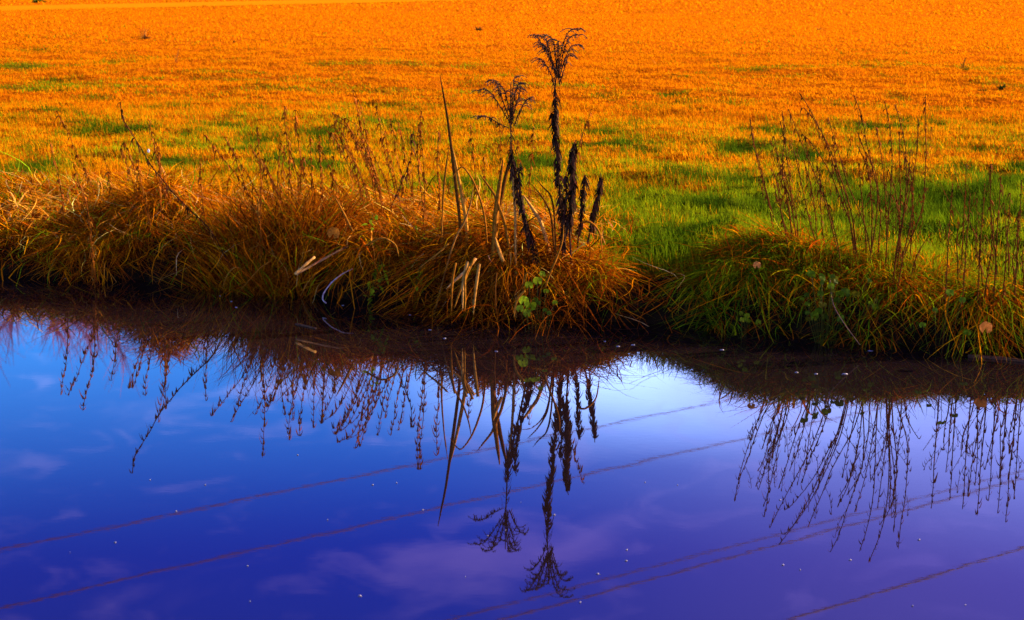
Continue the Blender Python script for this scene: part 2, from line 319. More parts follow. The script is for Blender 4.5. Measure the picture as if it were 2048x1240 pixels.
def field(x0f, Y0, Y1, dens, Lm, Wm, K=3):
    A = (Y1-Y0)*(x0f*(Y0+Y1)); n = int(A*dens)
    y = np.sqrt(RNG.random(n)*(Y1**2-Y0**2)+Y0**2); x = (RNG.random(n)*2-1)*x0f*y
    s = y-edge(x); g = greenness(x, y)
    straw_zone = (1-sstep(-.0, .9, x))*(1-sstep(.9, 1.7, s+(fbm(x, y, 2., 3)-.5)*.8))
    keep = (s > .12) & (path_dist(x, y) > .85) & (RNG.random(n) > .75*straw_zone)
    keep &= ~((gapf(x) > .5) & (s < .2+.1*vn(x, y, 9)))
    keep &= ~((np.hypot((x-HOLE[0])/.24, (y-HOLE[1])/.15) < 1) & (RNG.random(n) < .93))
    x, y, s, g, sz = x[keep], y[keep], s[keep], g[keep], straw_zone[keep]; n = len(x)
    pf = np.maximum(patchf(x, y), .8*dash(x, y))
    r = RNG.random(n); isg = r < g
    tone = fbm(x*.8, y, 2.2, 12)
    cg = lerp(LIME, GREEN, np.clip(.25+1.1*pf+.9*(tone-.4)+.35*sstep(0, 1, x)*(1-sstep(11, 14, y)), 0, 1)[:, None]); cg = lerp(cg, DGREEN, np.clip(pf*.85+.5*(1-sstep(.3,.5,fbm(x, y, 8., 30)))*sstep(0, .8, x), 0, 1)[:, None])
    cd = lerp(ORANGE, AMBER, np.clip((1-sstep(14, 18, y))*.7+.4*(RNG.random(n)-.5), 0, 1)[:, None]); cd = lerp(cd, RUST, (RNG.random(n) < .10+.35*sstep(.5, .7, tone)*(1-sstep(17, 26, y))-.12*sstep(18, 30, y))[:, None]*.8)  # orange of sun-lit tips put into the dry grass colour
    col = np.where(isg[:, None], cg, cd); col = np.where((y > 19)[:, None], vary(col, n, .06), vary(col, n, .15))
    sh = .45+1.3*fbm(x, y, 5.5, 20)
    L = Lm*(.6+.8*RNG.random(n))*sh*(1+.5*pf)*(1+.5*sstep(0, .7, x)*np.exp(-((s-.2)/.5)**2)); W = Wm*(.6+.8*RNG.random(n))
    lean = np.abs(RNG.normal(.45, .4, n)+.35*sstep(15, 22, y)); az_ = RNG.normal(math.pi*.95, 1.6, n)
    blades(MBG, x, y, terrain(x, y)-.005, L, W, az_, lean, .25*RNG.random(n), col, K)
MBG = MB()
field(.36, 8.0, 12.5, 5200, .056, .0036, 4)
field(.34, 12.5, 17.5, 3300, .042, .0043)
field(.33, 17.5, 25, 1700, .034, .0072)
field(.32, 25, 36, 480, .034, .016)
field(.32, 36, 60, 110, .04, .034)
tag(MBG.build('meadow_grass', M_GRASS), 'meadow grass turning from green by the water to dry sunlit orange further off', 'grass', kind='stuff')

# matted straw over the left half of the bank, lying in all directions and hanging over the lip
mb = MB(); n = 30000
x = RNG.random(n)*4.6-3.7; s = RNG.random(n)**1.0*1.9+.02; y = edge(x)+s
zone = (1-sstep(-.1, .75, x))*(1-sstep(.85, 1.7, s+(fbm(x, y, 2., 3)-.5)*.8)); zone = np.maximum(zone, .5*(1-sstep(.0, .35, s)))
kp = RNG.random(n) < zone; x, y, s = x[kp], y[kp], s[kp]; n = len(x)
mound = fbm(x, y, 2.4, 15)
flow = (vn(x, y, 1.3, 3)*2-.5)*math.pi
a = flow+RNG.normal(0, .7, n)
front = (s < .3) & (RNG.random(n) < .6)
a = np.where(front, -math.pi/2+RNG.normal(0, .7, n), a)
lean = RNG.normal(1.25, .32, n)
u = RNG.random((n, 1)); col = lerp(lerp(BROWN, RUST, u), ORANGE, (RNG.random((n, 1)) < .45)*.9); col = lerp(col, C(.78, .42, .10), (RNG.random((n, 1)) < .07)*1.)
gr = RNG.random((n, 1)) < .14; col = np.where(gr, GREEN, col)
blades(mb, x, y, terrain(x, y)+.0+.13*mound*RNG.random(n), .10+.2*RNG.random(n), .0035+.006*RNG.random(n), a, lean, .12+np.where(front, .5, .12)*RNG.random(n), vary(col, n, .35), 6, curl=.45)
n = 2600; x = RNG.random(n)*4.4-3.6; s = .1+1.3*RNG.random(n); y = edge(x)+s; kp = (RNG.random(n) < (1-sstep(-.1, .6, x))*(1-sstep(1.0, 1.5, s))*sstep(.38, .62, fbm(x, y, 3., 50))*1.4)
x, y = x[kp], y[kp]; n = len(x); u = RNG.random((n, 1))
blades(mb, x, y, terrain(x, y)+.03+.12*RNG.random(n), .10+.16*RNG.random(n), .005+.007*RNG.random(n), RNG.random(n)*6.28, RNG.normal(1.35, .3, n), .05+.3*RNG.random(n), vary(lerp(ORANGE, PALE, u), n, .2), 6, curl=.35)
tag(mb.build('matted_straw', M_STRAW), 'matted brown and orange straw lying flat along the left bank', 'dead grass', kind='stuff')

# short growth along the lip and roots hanging down the dark face
mb = MB(); n = 8000
x = RNG.random(n)*7.6-4; s = .05+.35*RNG.random(n)**1.5; y = edge(x)+s
right = sstep(.3, 1., x); kp = RNG.random(n) > .93*gapf(x)
x, y, s, right = x[kp], y[kp], s[kp], right[kp]; n = len(x)
isg = RNG.random(n) <   .04+.60*right*(.3+1.2*vn(x, y, 2., 4)); col = np.where(isg[:, None], lerp(GREEN2, LIME, RNG.random((n, 1))*.5), lerp(BROWN, RUST, RNG.random((n, 1))))
a = -math.pi/2+RNG.normal(0, .8, n)
blades(mb, x, y, terrain(x, y)-.01, (.04+.20*RNG.random(n)**1.6)*(.4+1.2*vn(x, y, 5., 8)), .0035+.004*RNG.random(n), a+1.2*(vn(x, y, 3., 5)-.5), np.abs(RNG.normal(.9, .5, n)), .1+1.0*RNG.random(n), vary(col, n, .3), 6, curl=.35)
tag(mb.build('bank_fringe', M_TUFT), 'short green and brown growth hanging over the water edge', 'bank grass', kind='stuff')

# ------------------------------------------------------------ tussocks
def ground_pt(u, off):                                     # a point 'off' metres behind the water's edge below pixel column u
    Yg = 9.
    for _ in range(8):
        p = at_y(u, 600, Yg); Yg = float(edge(p[0]))+off
    p = at_y(u, 600, Yg); return np.array([p[0], Yg, float(terrain(p[0], Yg))])
def tussock(u, off, r, n, L, W, cols, label, lean=(.55, .35), droop=(.25, .6), K=6, up=0., bias=None, curl=.32, name='grass_tussock', group='grass tussocks along the bank', mat=None):
    c = ground_pt(u, off); mb = MB()
    rr = r*np.sqrt(RNG.random(n)); th = RNG.random(n)*2*math.pi
    x = c[0]+rr*np.cos(th)*1.3; y = c[1]+rr*np.sin(th)*.8
    az_ = th+RNG.normal(0, .9, n)
    if bias is not None: az_ = np.where(RNG.random(n) < bias[1], bias[0]+RNG.normal(0, .6, n), az_)
    ln = np.clip(lean[0]*(rr/r*.8+.3)+RNG.normal(0, lean[1], n)*.5, .02, 1.7)
    w_ = np.array([c_[1] for c_ in cols]); k = RNG.choice(len(cols), n, p=w_/w_.sum()); base = np.array([c_[0] for c_ in cols])[k]
    blades(mb, x, y, terrain(x, y)+up*(1-(rr/r)**2)-.01, L*(.5+.7*RNG.random(n)), W*(.5+1.7*RNG.random(n)**2.5), az_, ln, droop[0]+(droop[1]-droop[0])*RNG.random(n), vary(base, n, .32), K+1, curl=curl)
    o = mb.build(name, mat or M_STRAW); o.data.transform(Matrix.Translation((-c[0], -c[1], -c[2]))); o.location = tuple(c)
    return tag(o, label, 'tussock', group)
S = [(RUST, 3), (ORANGE, 4.2), (BROWN, 2.6), (GREEN, .25), (PALE, .5)]
SD = [(RUST, 3.6), (BROWN, 3.4), (ORANGE, 1.3), (GREEN, .7), (DBROWN, .8), (PALE, .15)]
GT = [(GREEN, 4), (LIME, 2.4), (DGREEN, 1), (RUST, .8)]
GB = [(GREEN, 3), (LIME, 1.2), (RUST, 2.4), (BROWN, 2.2), (ORANGE, .8), (DGREEN, 1.2)]
FR = -math.pi/2
tussock(200, .22, .26, 1500, .22, .005, S, 'straw tussock at the far left spilling pale blades over the lip', (1.1, .3), (.5, 1.0), bias=(FR, .55))
tussock(60, .55, .30, 900, .18, .005, S, 'low straw heap on the bank at the left edge of the picture', (1.3, .3), (.3, .7))
tussock(310, .50, .26, 1500, .26, .005, [(ORANGE, 3), (RUST, 3), (BROWN, 1.5)], 'brightest orange heap of tangled straw on the left bank', (1.2, .4), (.3, .8), up=.14)
tussock(400, .28, .15, 500, .13, .0045, GB, 'small mixed green and brown tussock between two straw heaps', (.8, .4), (.3, .7))
tussock(490, .08, .20, 1500, .46, .0040, SD, 'dark bushy tussock of thin upright stems left of centre', (.9, .3), (.0, .3), bias=(FR-.4, .25))
tussock(590, .07, .18, 1400, .46, .0040, SD, 'dark brown tussock of stiff upright blades beside a broken cane', (.6, .3), (.05, .35), bias=(FR+.3, .25))
tussock(675, .45, .20, 900, .26, .0045, S, 'brown tussock behind the broken cane and leafy sprig', (.8, .4), (.2, .5))
tussock(760, .24, .18, 1100, .30, .005, S, 'curly rust brown tussock wound round a green leafy sprig', (1.1, .4), (.6, 1.1), up=.05)
tussock(800, .18, .14, 600, .30, .005, SD, 'narrow dark tussock between the leafy sprig and the reeds', (.8, .3), (.1, .6))
tussock(1010, .06, .20, 460, .58, .007, [(RUST, 2), (BROWN, 3), (DBROWN, 2)], 'loose tangle of long arching brown blades around the shorter goldenrod', (.9, .35), (.3, 1.1))
tussock(1120, .06, .13, 260, .50, .006, [(RUST, 2), (BROWN, 3), (DBROWN, 2)], 'loose arching brown blades around the tallest goldenrod', (.8, .35), (.4, 1.2))
tussock(850, .55, .22, 700, .16, .005, GB, 'low green and straw tussock left of the reeds', (.9, .4), (.2, .5))
tussock(960, .16, .24, 1500, .36, .007, [(RUST, 3), (BROWN, 3.6), (ORANGE, 2), (DBROWN, 1)], 'large drooping brown reed tussock at the foot of the reeds', (1.0, .4), (.5, 1.0), bias=(FR-.5, .45))
tussock(1080, .20, .18, 900, .26, .006, S, 'brown tussock below the tallest dead flower stalk', (.9, .4), (.4, .9), bias=(FR, .4))
tussock(1170, .15, .13, 600, .17, .005, [(RUST, 3), (ORANGE, 1.5), (BROWN, 2), (LIME, 1.5)], 'rusty tussock beside the bare patch of earth', (1.1, .3), (.5, 1.0), bias=(FR, .5))
tussock(1460, .14, .15, 1300, .27, .0048, [(GREEN, 4), (LIME, 2), (DGREEN, 1.6), (RUST, 1.6), (ORANGE, .5)], 'fresh green tussock fanning over the bank right of the bare earth', (1.0, .3), (.5, 1.0), bias=(FR-.3, .45), mat=M_TUFT)
tussock(1520, .42, .20, 900, .22, .005, GB, 'green tussock with fallen brown blades behind the fanned one', (1.0, .3), (.4, .8), mat=M_TUFT)
tussock(1580, .14, .15, 700, .22, .0045, GB, 'dark green tussock left of the round leaved plant', (1.0, .3), (.5, 1.0), bias=(FR, .5), mat=M_TUFT)
tussock(1600, .34, .26, 420, .34, .0075, [(RUST, 3), (LIME, 1), (ORANGE, 1.6), (GREEN2, 2)], 'fallen long brown and green blades sprawling left of the thin stems', (1.4, .3), (.2, .6), bias=(math.pi, .5), mat=M_TUFT)
tussock(1350, .75, .30, 1500, .16, .006, [(DGREEN, 3), (GREEN2, 3)], 'dark lush green clump in the grass right of the rightmost black stalk', (.8, .3), (.2, .6), mat=M_TUFT)
tussock(1900, 1.5, .30, 1300, .15, .007, [(DGREEN, 3), (GREEN2, 2)], 'dark green leafy clump behind the bare hollow on the right', (.9, .3), (.2, .6), mat=M_TUFT)
tussock(1750, .16, .20, 1200, .24, .005, GB, 'green and rust tussock hanging low under the tall thin stems', (1.0, .3), (.5, 1.0), bias=(FR, .5), mat=M_TUFT)
tussock(1850, .38, .24, 1200, .20, .005, [(LIME, 2.4), (ORANGE, 2.4), (RUST, 3), (GREEN2, 1.5)], 'yellow green tussock on the lip right of the thin stems', (1.0, .3), (.3, .8), mat=M_TUFT)
tussock(1990, .14, .17, 900, .32, .006, [(LIME, 2), (GREEN2, 2), (RUST, 3), (ORANGE, 1.4)], 'long bladed yellow tussock drooping to the water at the right edge', (1.0, .3), (.7, 1.2), bias=(FR, .5), mat=M_TUFT)
tussock(1680, .50, .22, 900, .20, .005, [(RUST, 3), (GREEN, 2.4), (ORANGE, 1), (LIME, 1)], 'rusty undergrowth tussock at the foot of the thin stems', (.9, .3), (.3, .6), mat=M_TUFT)

# ------------------------------------------------------------ stems traced in depth
def smooth(P, k=4):
    P = np.asarray(P, float); n = len(P); t = np.arange(n); tq = np.linspace(0, n-1, (n-1)*k+1)
    Q = np.stack([np.interp(tq, t, P[:, i]) for i in range(3)], -1)
    for _ in range(2): Q[1:-1] = .25*Q[:-2]+.5*Q[1:-1]+.25*Q[2:]
    return Q
def trace(px, Ytip, Ybase=None):
    """pixel polyline (tip first) -> points with their own depth, carried down to the ground"""
    n = len(px); Yb = Ytip if Ybase is None else Ybase
    P = [at_y(u, v, lerp(Ytip, Yb, i/(n-1))) for i, (u, v) in enumerate(px)]
    q = P[-1].copy(); d = P[-1]-P[-2]; d = d/max(1e-6, abs(d[2]))
    for _ in range(60):
        if q[2] <= terrain(q[0], q[1])-.01: break
        q = q+np.array([d[0]*.4, 0.0, -1.])*.02
    if np.linalg.norm(q-P[-1]) > .015: P.append(q)
    return smooth(P)
def local(o, base): o.data.transform(Matrix.Translation(tuple(-base))); 
def leaf_batch(mb, pos, L, W, az_, elev, curl, col, K=4, prof=None):
    n = len(pos); t = np.linspace(0, 1, K)[None, :, None]
    d = np.stack([np.cos(az_)*np.cos(elev), np.sin(az_)*np.cos(elev), np.sin(elev)], -1)
    P = pos[:, None]+d[:, None]*t*L[:, None, None]-np.array([0, 0, 1.])*(t**2)*(curl*L)[:, None, None]
    s_ = np.stack([-np.sin(az_), np.cos(az_), RNG.normal(0, .4, n)], -1)
    wp = np.array(prof) if prof is not None else np.interp(np.linspace(0, 1, K), [0, .4, 1], [.35, 1, .1])
    mb.ribbons(P, W[:, None]*wp[None], s_, col)
def along(P, f):
    d = np.r_[0, np.cumsum(np.linalg.norm(np.diff(P, axis=0), axis=1))]; d /= d[-1]
    return np.stack([np.interp(f, d, P[:, i]) for i in range(3)], -1)
def plen(P): return float(np.linalg.norm(np.diff(P, axis=0), axis=1).sum())
REC = []
def seed_stem(px, Y, kind, group, r=.0032, Yb=None, bare=.35):
    P = trace(px, Y, Yb); base = P[-1]
    root = empty('seed_stem', base, None, 'dead stem', group)
    mb = MB(); K = len(P); cs = {'rust': C(.24, .058, .003), 'dark': C(.06, .016, .004), 'thin': C(.13, .030, .003)}[kind]
    mb.tube(P, np.linspace(.45, 1.1, K)*r, cs); mb.build('stem', M_DEAD, root)
    mb = MB(); L = plen(P); nn_ = max(4, int(L*(1-bare)/.034)); f = np.linspace(0, 1-bare, nn_)**1.05+RNG.normal(0, .006, nn_); f = np.clip(f, 0, .97)
    c = along(P, f); m_ = RNG.integers(2, 5, nn_) if kind != 'thin' else RNG.integers(1, 3, nn_)
    pos = np.repeat(c, m_, 0); n = len(pos); az_ = RNG.random(n)*6.28
    ll = (.026 if kind != 'thin' else .024)*(.5+.8*RNG.random(n)); 
    leaf_batch(mb, pos, ll, (.013 if kind != 'thin' else .010)*(.6+.7*RNG.random(n)), az_, RNG.normal(.35, .4, n), 1.2+.9*RNG.random(n), vary(cs*1.15, n, .3), 4)
    mb.tube(along(P, np.linspace(0, float(f.max())+.01, 12)), r*.62, cs, 5)
    mb.build('seed_pods', M_DEAD, root)
    if kind == 'thin' and L > .35:                          # a few side twigs
        k = RNG.integers(1, 4)
        for j in range(k):
            q = along(P, np.array([.25+.5*R0()]))[0]; a_ = RNG.normal(0, .25); l_ = .07+.12*R0()
            e_ = q+np.array([math.sin(a_)*l_*1.4, RNG.normal(0, .04), l_]); tw = smooth([e_, (e_+q)/2+[.01*np.sign(a_), 0, -.01], q])
            mt = MB(); mt.tube(tw, .0013, cs, 4)
            pz = along(tw, np.linspace(0, .6, 4)); leaf_batch(mt, pz, np.full(4, .02), np.full(4, .007), RNG.random(4)*6.28, np.full(4, .2), np.full(4, 1.4), cs*1.1)
            mt.build('twig', M_DEAD, root)
    REC.append((root, px[0][0], group, L)); return root
GL_, GM_, GR_ = 'seed headed stems on the left bank', 'faint seed headed stems behind the reeds', 'tall thin stems on the right bank'
LEFT = [([(112,222),(135,260),(150,300),(165,330),(180,360),(192,400)], 10.75, 'rust'), ([(240,205),(245,240),(265,270),(285,300),(300,330),(330,365),(345,385),(385,425),(425,460)], 9.68, 'dark'),
 ([(312,282),(318,320),(322,352),(328,395)], 10.3, 'rust'), ([(250,285),(262,320),(275,360),(285,400)], 10.4, 'rust'), ([(298,240),(308,290),(320,340),(330,390)], 10.2, 'rust'), ([(410,270),(440,310),(470,345),(500,390),(512,430)], 10.1, 'rust'),
 ([(465,295),(475,330),(490,370),(505,420)], 10.1, 'rust'), ([(500,290),(520,330),(535,370),(545,405),(550,430)], 10.0, 'rust'), ([(570,290),(563,350),(560,400)], 10.2, 'rust'),
 ([(638,272),(640,310),(643,350),(645,400)], 10.1, 'rust'), ([(666,312),(667,390),(668,420)], 10.2, 'rust'), ([(607,315),(600,360),(596,400)], 10.3, 'rust'), ([(705,180),(718,230),(725,280),(740,330),(748,390)], 10.3, 'rust'),
 ([(665,225),(690,240),(705,270),(725,310),(742,350),(755,400)], 10.2, 'rust'), ([(752,212),(760,250),(765,290),(780,340),(790,380),(792,420)], 10.29, 'rust'), ([(768,262),(775,300),(788,345),(800,400)], 10.2, 'rust'),
 ([(700,262),(730,300),(750,340),(765,400)], 10.1, 'rust'), ([(825,267),(822,320),(805,360),(780,420),(762,455)], 10.02, 'dark'), ([(842,220),(840,270),(848,330),(850,400)], 9.72, 'rust'), ([(680,255),(700,300),(722,350),(735,400)], 10.1, 'rust')]
g2 = np.random.default_rng(21)
for i in range(32):
    px, Yd, k = LEFT[int(g2.choice([3, 5, 6, 7, 8, 9, 12, 13, 14, 15, 16, 18, 19, 14, 15]))]; du, dv, kk = (g2.normal(0, 26) if i < 20 else g2.normal(-120, 120)), g2.random()*50-5, g2.random()*.5+.6
    LEFT.append(([(px[-1][0]+(a-px[-1][0])*kk+du+g2.normal(0, 2), b+dv) for a, b in px], Yd-.25*g2.random(), 'rust'))
for px, Yd, k in LEFT: seed_stem(px, Yd, k, GL_, .0036 if k == 'dark' else .003)
MIDS = [([(939,250),(943,280),(950,340),(955,400)], 10.3), ([(968,313),(969,350),(970,400)], 10.3), ([(998,236),(1002,314),(1003,390)], 10.2), ([(1068,255),(1064,310),(1058,370),(1055,430)], 10.2), ([(1184,217),(1174,243),(1163,275),(1150,320),(1142,400)], 9.6), ([(1035,280),(1037,320),(1036,380)], 10.2)]
for px, Yd in MIDS: seed_stem(px, Yd, 'rust', GM_, .0026)
def c7(pts): return [(1440+a/3.1, 160+b/3.1) for a, b in pts]
RT = [([(185,240),(205,400),(245,520),(290,700),(330,850),(410,1010)], 9.29), ([(385,190),(400,350),(380,560),(420,750),(440,900)], 9.2), ([(425,180),(480,330),(560,520),(620,660),(680,850),(720,1030),(760,1170)], 9.08),
 ([(375,260),(400,380),(430,600),(450,820),(470,960)], 9.2), ([(335,350),(360,480),(400,650),(430,800),(450,980)], 9.25), ([(455,430),(490,560),(520,720),(560,900),(600,1020)], 9.1), ([(490,80),(540,150),(620,300),(680,450),(740,640),(800,830),(830,1050)], 9.05),
 ([(670,230),(700,340),(740,460),(780,620),(850,780),(900,900),(930,1040)], 9.0), ([(830,95),(880,220),(910,400),(940,520),(980,680),(970,880),(930,1100)], 8.94), ([(850,320),(910,470),(930,640),(945,820),(940,1000)], 9.1),
 ([(1020,130),(1050,260),(1070,480),(1060,700),(1040,900),(1030,1100)], 8.9), ([(1085,150),(1120,270),(1155,430),(1155,650),(1140,850),(1090,1100)], 8.74), ([(965,290),(1000,460),(1020,640),(1030,860),(1035,1000)], 9.1),
 ([(1110,320),(1115,560),(1120,760),(1110,960)], 9.1), ([(1275,100),(1270,300),(1280,450),(1270,620),(1260,780),(1220,900),(1150,1060)], 9.0), ([(1230,240),(1220,470),(1190,640),(1150,800),(1100,1000)], 8.95),
 ([(1525,520),(1525,650),(1515,760),(1510,900)], 9.2), ([(1680,520),(1675,760),(1690,950),(1710,1090)], 8.9), ([(1850,820),(1840,960),(1810,1130),(1830,1230)], 8.6), ([(1590,900),(1585,1040),(1620,1160)], 8.7), ([(1480,880),(1465,1000),(1475,1120)], 8.8),
 ([(620,540),(620,740),(635,960),(670,1110)], 9.1), ([(200,330),(230,500),(270,640),(320,840)], 9.4), ([(600,530),(640,700),(690,850),(740,1060)], 9.0), ([(865,520),(870,640),(885,800),(905,980)], 9.1), ([(700,400),(730,560),(790,720),(830,900)], 9.1),
 ([(1890,980),(1870,1100),(1885,1230)], 8.6), ([(1310,950),(1250,1030),(1210,1110)], 8.8), ([(330,640),(370,780),(400,900),(430,1000)], 9.2), ([(520,500),(560,640),(590,800),(600,1000)], 9.2), ([(1180,430),(1170,640),(1130,860),(1110,1050)], 8.9), ([(1760,760),(1770,900),(1790,1060)], 8.8)]
for i in range(10):
    px, Yd = RT[int(g2.integers(0, 16))]; du, dv = g2.normal(0, 60), 60+g2.random()*260
    RT.append(([(a+du+g2.normal(0, 4), b+dv*(1-j/(len(px)-1))) for j, (a, b) in enumerate(px)], Yd-.1*g2.random()))
for a0, b0 in ((1640, 640), (1740, 600), (1800, 700), (1870, 620), (1930, 560), (1960, 720), (1700, 800), (1550, 700), (1440, 640)):
    RT.append(([(a0, b0), (a0-6, b0+140), (a0-22, b0+300), (a0-30, 1130)], 8.55))
for px, Yd in RT: seed_stem(c7(px), Yd, 'thin', GR_, .0034)
# labels from each stem's place in its row
ORD = ['first','second','third','fourth','fifth','sixth','seventh','eighth','ninth','tenth','eleventh','twelfth','thirteenth','fourteenth','fifteenth','sixteenth','seventeenth','eighteenth','nineteenth','twentieth','twenty first','twenty second','twenty third','twenty fourth','twenty fifth','twenty sixth','twenty seventh','twenty eighth','twenty ninth','thirtieth','thirty first','thirty second','thirty third','thirty fourth','thirty fifth','thirty sixth','thirty seventh','thirty eighth','thirty ninth']+[('fortieth', 'fiftieth', 'sixtieth')[t_-4] if not u_ else ('forty ', 'fifty ', 'sixty ')[t_-4]+('first','second','third','fourth','fifth','sixth','seventh','eighth','ninth')[u_-1] for t_, u_ in [divmod(k_, 10) for k_ in range(40, 70)]]
SPECIAL = {(112, GL_): 'leaning rust brown seed stem furthest left, standing back in the grass', (240, GL_): 'longest dark seed stem bowing far to the left over the straw heap', (825, GL_): 'dark curved stem with a dense hooked tip, left of the reeds',
  (842, GL_): 'straight seed stem nearest the reeds on their left', (705, GL_): 'tallest faint seed stem left of centre, topped with small buds', (752, GL_): 'thickest rusty seed stem in the clump left of centre', (1184, GM_): 'seed stem leaning right beside the row of black withered stalks'}
for grp, wd in ((GL_, 'rust brown seed stem, {} from the left on the left bank'), (GM_, 'faint rusty seed stem behind the reeds, {} from the left'), (GR_, 'thin podded stem, {} tip from the left in the right cluster')):
    row = sorted([r for r in REC if r[2] == grp], key=lambda r: r[1])
    for i, (o_, u_, g_, L_) in enumerate(row):
        o_['label'] = SPECIAL.get((int(u_), grp)) or wd.format(ORD[i])

# withered black stalks
def crisp(mb, P, f0, f1, n, L, W, col=C(.04, .014, .006)):
    f = f0+(f1-f0)*RNG.random(n); pos = along(P, np.clip(f, 0, 1))
    leaf_batch(mb, pos+RNG.normal(0, .003, (n, 3)), L*(.5+.8*RNG.random(n)), W*(.5+.8*RNG.random(n)), RNG.random(n)*6.28, RNG.normal(.1, .6, n), .8+1.2*RNG.random(n), vary(col, n, .45), 5, [.4, 1, .8, .9, .15])
def dark_stalk(px, Y, label, L=.026, W=.012, dens=190, Yb=None, f1=.72):
    P = trace(px, Y, Yb or Y+.15); root = empty('withered_stalk', P[-1], label, 'dead stalk', 'black withered leafy stalks')
    mb = MB(); mb.tube(P, np.linspace(.002, .0055, len(P)), C(.05, .018, .012), 6); mb.build('stem', M_DEAD, root)
    mb = MB(); n = int(plen(P)*dens/.6); crisp(mb, P, 0.02, f1, n, L, W); mb.build('withered_leaves', M_DEAD, root); return root
dark_stalk([(1041,325),(1037,360),(1045,420),(1060,470),(1068,500),(1072,520)], 9.03, 'black withered stalk leaning against the shorter flower stalk', f1=.9, dens=200)
dark_stalk([(1132,345),(1133,380),(1128,430),(1125,470),(1126,520)], 9.1, 'short black stalk tight against the right of the tallest flower stalk')
dark_stalk([(1151,280),(1142,310),(1148,360),(1145,400),(1138,440),(1141,500),(1143,560)], 9.07, 'tallest black withered stalk, thick and leafy, right of the tall flower stalk', W=.015, dens=260, f1=.6)
dark_stalk([(1172,350),(1164,380),(1165,420),(1158,460),(1155,495),(1152,540)], 9.36, 'thin black stalk with a forked tip, second from the right of the black stalks', L=.024, dens=150, f1=.6)
dark_stalk([(1202,347),(1199,375),(1193,400),(1186,430),(1180,465),(1170,505),(1165,550)], 9.35, 'rightmost black withered stalk, its head bent over', L=.026, dens=170, f1=.55)

# goldenrods with drooping plumes
def goldenrod(px, Y, branches, label, lf=(.28, .75), W=.013, dens=160):
    P = trace(px, Y, Y+.22); root = empty('goldenrod', P[-1], label, 'dead goldenrod', 'dead goldenrods on the bank')
    mb = MB(); mb.tube(P, np.linspace(.0022, .0065, len(P)), C(.055, .02, .012), 6); mb.build('stem', M_DEAD, root)
    mb = MB(); crisp(mb, P, lf[0], lf[1], int(dens*1.5*plen(P)), .030, W); crisp(mb, P, .08, lf[0], int(35*plen(P)), .028, .006); mb.build('withered_leaves', M_DEAD, root)
    for k, br in enumerate(branches):
        B = smooth([at_y(u, v, Y+((k*37) % 7-3)*.012*(1-i/(len(br)-1))) for i, (u, v) in enumerate(br)])
        b = MB(); b.tube(B, np.linspace(.0016, .0026, len(B)), C(.07, .025, .012), 4)
        n = int(120*plen(B)); pos = along(B, .35+.6*RNG.random(n)); leaf_batch(b, pos, np.full(n, .015), np.full(n, .007), RNG.random(n)*6.28, RNG.normal(0, .5, n), np.full(n, 1.2), vary(C(.055, .018, .006), n))
        bo = b.build('branch', M_DEAD, root)
        # the plume: fine downturned side sprays on the outer part
        pl = MB(); m_ = 9; dirx = np.sign(br[0][0]-br[-1][0])
        for j in range(m_):
            q = along(B, np.array([.02+.42*j/m_]))[0]; l_ = .012+.045*R0(); az0 = (0 if dirx >= 0 else math.pi)+RNG.normal(0, 1.3)
            e1 = q+np.array([math.cos(az0)*l_*.6, math.sin(az0)*l_*.6, .006]); e2 = q+np.array([math.cos(az0)*l_*1.15, math.sin(az0)*l_*1.15, -.010-.01*R0()])
            T_ = smooth([q, e1, e2], 3); pl.tube(T_, np.linspace(.0026, .0012, len(T_)), C(.10, .055, .035), 4)
            n = 12; pos = along(T_, RNG.random(n)); leaf_batch(pl, pos, .006+.006*RNG.random(n), np.full(n, .004), RNG.random(n)*6.28, RNG.random(n)*1.2, RNG.random(n), vary(C(.13, .055, .025), n, .4), 3)
        n = 50; pos = along(B, .5*RNG.random(n)**1.3); leaf_batch(pl, pos, .006+.008*RNG.random(n), np.full(n, .006), RNG.random(n)*6.28, RNG.random(n)*1.2, RNG.random(n), vary(C(.13, .055, .025), n, .4), 3)
        o_ = pl.build('flower_plume', M_DEAD); o_.parent = bo; o_.matrix_parent_inverse = Matrix.Identity(4)
    return root
def c4(pts): return [(800+a/3.1, 30+b/3.1) for a, b in pts]
goldenrod([(1116,82),(1114,120),(1113,150),(1109,185),(1112,205),(1108,240),(1112,270),(1115,320),(1119,380),(1125,430),(1129,480),(1132,540)], 9.06,
  [c4(b_) for b_ in ([(808,132),(830,120),(860,150),(900,210),(940,300),(970,370)], [(850,130),(880,125),(910,160),(935,250),(965,340),(975,380)], [(890,125),(930,130),(955,170),(965,260),(975,350)], [(862,185),(890,175),(915,215),(940,290),(968,390)],
   [(1112,95),(1085,82),(1045,100),(1010,170),(990,280),(980,380)], [(1116,125),(1095,120),(1050,135),(1025,190),(1000,290),(982,390)], [(1128,195),(1100,185),(1060,190),(1040,230),(1010,310),(985,400)], [(1070,260),(1045,235),(1035,280),(1010,360),(985,430)], [(860,268),(890,285),(910,320),(940,370),(955,440)], [(960,150),(985,165),(985,250),(980,370)])],
  'tallest dead goldenrod, feathery forked head high above the reeds', (.24, .80), .013, 150)
